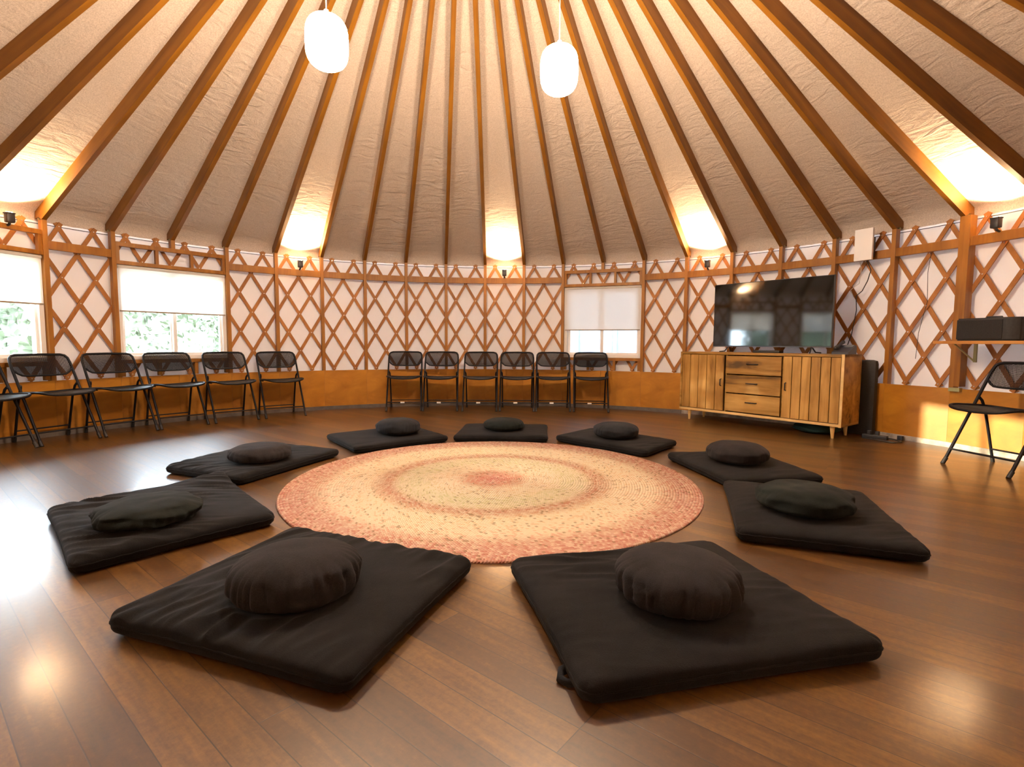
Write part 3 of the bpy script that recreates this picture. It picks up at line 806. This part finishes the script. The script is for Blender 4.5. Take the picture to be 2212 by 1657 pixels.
# ------------------------------------------------------------------ sideboard
FLp = Vector((2.40, 3.28)); ang = math.atan2(-.8, .6)     # local x along the front to the right, y to the back
sb = thing('sideboard', 'rustic wooden sideboard with two plank doors and three drawers under the television', 'sideboard', (FLp.x, FLp.y, 0), ang)
Wd, Dp, Zb, Zt = 1.845, .42, .125, .838
bm = BM()
box(bm, (Wd / 2, Dp / 2, Zt - .013), (Wd, Dp, .026), bev=.002, mi=0)
box(bm, (.0125, Dp / 2, (Zb + Zt) / 2), (.025, Dp, Zt - Zb), bev=.002, mi=0); box(bm, (Wd - .0125, Dp / 2, (Zb + Zt) / 2), (.025, Dp, Zt - Zb), bev=.002, mi=0)
box(bm, (Wd / 2, Dp - .006, (Zb + Zt) / 2), (Wd - .04, .012, Zt - Zb - .03))
for x in (.60, 1.252): box(bm, (x, Dp / 2 + .01, (Zb + Zt) / 2), (.018, Dp - .04, Zt - Zb - .04))
obj('carcass', bm, M_boardh, sb)
bm = BM(); box(bm, (Wd / 2, Dp / 2, Zb + .0135), (Wd, Dp, .027), bev=.002); box(bm, (Wd - .0125, -.003, (Zb + Zt) / 2), (.025, .008, Zt - Zb)); obj('bottom_board', bm, M_pale, sb)
for i, (x0, x1) in enumerate(((.028, .590), (1.262, Wd - .028))):
    bm = BM(); n = 6 if i else 5; wdt = (x1 - x0) / n
    for j in range(n): box(bm, (x0 + wdt * (j + .5), .008, (Zb + Zt) / 2 + .0015), (wdt - .0075, .018, Zt - Zb - .066), bev=.002)
    box(bm, ((x0 + x1) / 2, .021, (Zb + Zt) / 2), (x1 - x0 - .01, .006, Zt - Zb - .07), mi=1)
    d = obj('door', bm, [M_board, M_case], sb)
    hx = x1 - .034 if i == 0 else x0 + .034
    bm = BM(); tube(bm, [(hx, -.002, .53), (hx, -.024, .525), (hx, -.024, .455), (hx, -.002, .45)], .006, 8); obj('handle', bm, M_blackmetal, d, smooth=True)
zz = [.160, .373, .588, .806]
for j in range(3):
    bm = BM(); box(bm, (.926, .010, (zz[j] + zz[j + 1]) / 2), (.632, .020, zz[j + 1] - zz[j] - .013), bev=.003); d = obj('drawer', bm, M_boardh, sb)
    zc = (zz[j] + zz[j + 1]) / 2 + .015
    bm = BM(); tube(bm, [(.865, 0, zc), (.868, -.02, zc), (.985, -.02, zc), (.988, 0, zc)], .0055, 8); obj('handle', bm, M_blackmetal, d, smooth=True)
for x in (.115, Wd - .10):
    for y in (.055, Dp - .055):
        bm = BM(); tube(bm, [(x, y, Zb + .002), (x + (-.004 if x < 1 else .004), y, 0)], [.024, .012], 14); obj('leg', bm, M_pale, sb, smooth=40)

def sbp(x, y, z): 
    ca, sa = cos(ang), sin(ang); return (FLp.x + x * ca - y * sa, FLp.y + x * sa + y * ca, z)
# television
tv = thing('television', 'large black flat television standing on the wooden sideboard', 'television', sbp(.976, .20, Zt + .002), ang + radians(1.4))
tw, tz0, tz1 = 1.316, .062, .803
bm = BM(); box(bm, (0, .018, (tz0 + tz1) / 2), (tw, .026, tz1 - tz0), bev=.004); box(bm, (0, .045, tz0 + .24), (tw * .62, .045, .38), bev=.012); obj('casing', bm, M_blackpl, tv)
m, nt, b = new_mat('tv_screen'); b.inputs['Base Color'].default_value = (.006, .007, .008, 1); b.inputs['Roughness'].default_value = .055; b.inputs['IOR'].default_value = 1.62; b.inputs['Specular IOR Level'].default_value = .6
bm = BM(); box(bm, (0, .0035, (tz0 + tz1) / 2 + .004), (tw - .016, .003, tz1 - tz0 - .022)); obj('screen', bm, m, tv)
bm = BM(); box(bm, (0, .003, tz0 + .006), (tw - .01, .006, .008)); obj('bezel', bm, simple('bezel_metal', (.10, .10, .11), .3, .6), tv)
for s in (-1, 1):
    bm = BM(); tube(bm, [(s * .46, .02, tz0 + .01), (s * .475, -.045, .012), (s * .50, -.115, .006)], .007, 8); tube(bm, [(s * .46, .02, tz0 + .01), (s * .475, .085, .012), (s * .50, .155, .006)], .007, 8)
    obj('stand_foot', bm, M_blackpl, tv, smooth=True)
# little streaming box under the screen and a desk telephone beside it
bm = BM(); box(bm, (0, 0, .014), (.30, .10, .028), bev=.006); o = obj('media_box', bm, M_blackpl, smooth=40, loc=sbp(.98, .22, Zt), rot=(0, 0, ang)); tag(o, 'low black media box under the television', 'electronics')
ph = thing('desk_telephone', 'dark desk telephone beside the right edge of the television', 'telephone', sbp(1.755, .21, Zt), ang)
bm = BM(); prism(bm, [(-.10, 0), (.10, 0), (.10, .085), (.075, .09), (-.10, .022)], Vector((0, 1, 0)), Vector((0, 0, 1)), Vector((1, 0, 0)), (0, 0, 0), .075); obj('telephone_body', bm, simple('phone_dark', (.03, .032, .045), .4), ph)
bm = BM(); tube(bm, [(-.045, -.09, .050), (-.045, -.085, .062), (-.045, 0, .092), (-.045, .085, .122), (-.045, .09, .112)], [.018, .02, .012, .02, .018], 10); obj('handset', bm, M_blackpl, ph, smooth=True)
bm = BM(); box(bm, (0, 0, 0), (.075, .055, .004), M=Matrix.Translation((.028, .045, .082)) @ Matrix.Rotation(radians(22), 4, 'X')); obj('display', bm, simple('phone_display', (.16, .18, .20), .2), ph)

# things tucked under and behind the sideboard
bm = BM(); box(bm, (0, 0, .39), (.28, .10, .78), bev=.045); o = obj('padded_case', bm, M_case, smooth=40, loc=(3.925, 2.165, 0), rot=(0, 0, ang)); tag(o, 'tall dark rounded case standing between sideboard and wall', 'case')
bm = BM(); bmesh.ops.create_uvsphere(bm, u_segments=28, v_segments=14, radius=1)
for v in bm.verts:
    n_ = noise.noise(v.co * 2.2) * .25; v.co = Vector((v.co.x * .22 * (1 + n_), v.co.y * .13 * (1 + n_), (v.co.z * .5 + .5) * .10 * (1 + n_)))
o = obj('cloth_bag', bm, M_teal, smooth=True, loc=sbp(1.50, .26, 0), rot=(0, 0, ang)); tag(o, 'crumpled dark teal bag on the floor under the sideboard', 'bag')
ps = thing('power_strip', 'black power strip on the floor behind the right sideboard leg', 'power strip', (3.93, 1.93, 0), ang)
bm = BM(); box(bm, (0, 0, .018), (.22, .05, .036), bev=.008); obj('strip_body', bm, M_blackpl, ps)
for i in range(2):
    bm = BM(); box(bm, (-.05 + i * .07, 0, .055), (.035, .035, .04), bev=.006); obj('plug', bm, M_blackpl, ps)
bm = BM(); tube(bm, [(.10, 0, .018), (.16, .02, .008), (.24, -.06, .007), (.20, -.16, .007), (.06, -.12, .007), (-.08, -.10, .007)], .006, 6); obj('power_cord', bm, M_cord, ps, smooth=True)
bm = BM(); box(bm, (0, 0, .022), (.045, .035, .044), bev=.004); o = obj('door_stop', bm, M_blackmetal, smooth=40); o.matrix_world = frame(12.36, 4.50); tag(o, 'small black block against the base of the right wall', 'stop')

# white box on the wall and its leads
wb = thing('wall_box', 'flat white box mounted high on the lattice right of the television', 'electrical box'); wb.matrix_world = frame(11.60, 4.47, 1.955)
bm = BM(); box(bm, (0, 0, 0), (.172, .030, .318), bev=.004); obj('cover', bm, M_white, wb, smooth=40)
bm = BM(); box(bm, (.01, .045, -.03), (.12, .065, .20), bev=.003); obj('back_plate', bm, M_blackpl, wb)
def lead(name, pts, r, mat, label):
    bm = BM(); tube(bm, pts, r, 6); o = obj(name, bm, mat, smooth=True); tag(o, label, 'cord')
fr = lambda k, r, z: tuple(pt(r, th(k), z))
lead('black_lead', [fr(11.62, 4.52, 1.80), fr(11.66, 4.56, 1.70), fr(11.58, 4.60, 1.60), fr(11.50, 4.60, 1.50), fr(11.40, 4.60, 1.45), fr(11.42, 4.60, 1.30), fr(11.36, 4.60, 1.05), fr(11.30, 4.58, .90)], .0045, M_cord, 'thin black lead hanging from the white wall box down the lattice')
lead('white_lead', [fr(11.50, 4.52, 1.80), fr(11.49, 4.57, 1.72), fr(11.44, 4.60, 1.58), fr(11.30, 4.60, 1.52), fr(11.36, 4.60, 1.44)], .0035, M_wcord, 'short white lead hanging from the white wall box')
lead('thin_wire', [fr(12.55, 4.60, 1.80), fr(12.50, 4.62, 1.62), fr(12.52, 4.62, 1.35), fr(12.42, 4.62, 1.05), fr(12.40, 4.62, .80)], .0022, M_cord, 'thin dark wire hanging down the lattice between two right-hand posts')

# ------------------------------------------------------------------ shelf with black case on the right
sh = thing('wall_shelf', 'narrow wooden wall shelf at the right edge carrying a black case', 'shelf'); sh.matrix_world = frame(14.0, 4.37, .945)
bm = BM(); box(bm, (0, 0, .0125), (1.0, .34, .025), bev=.002); obj('shelf_board', bm, M_shelf, sh)
for x in (-.38, .38):
    bm = BM(); box(bm, (x, .15, -.08), (.025, .012, .16)); tube(bm, [(x, .14, -.15), (x, -.08, -.004)], .007, 8); obj('bracket', bm, M_zinc, sh)
eq = thing('speaker_case', 'black rectangular speaker case lying on the wooden wall shelf', 'speaker'); eq.matrix_world = frame(13.68, 4.40, .970)
bm = BM(); prism(bm, [(-.20, -.115), (.165, -.115), (.245, -.055), (.245, .115), (-.20, .115)], Vector((1, 0, 0)), Vector((0, 1, 0)), Vector((0, 0, 1)), (0, 0, .095), .094)
bmesh.ops.bevel(bm, geom=bm.edges[:], offset=.012, segments=3, affect='EDGES'); obj('case_body', bm, M_case, eq, smooth=40)
bm = BM(); box(bm, (-.018, -.117, .094), (.335, .008, .155), bev=.003); obj('speaker_grille', bm, simple('grille_cloth', (.02, .019, .02), .9, noise_amt=.4, scale=300), eq)
bm = BM(); tube(bm, [(-.06, .02, .188), (-.055, .02, .20), (.055, .02, .20), (.06, .02, .188)], .006, 8); obj('handle', bm, M_blackpl, eq, smooth=True)
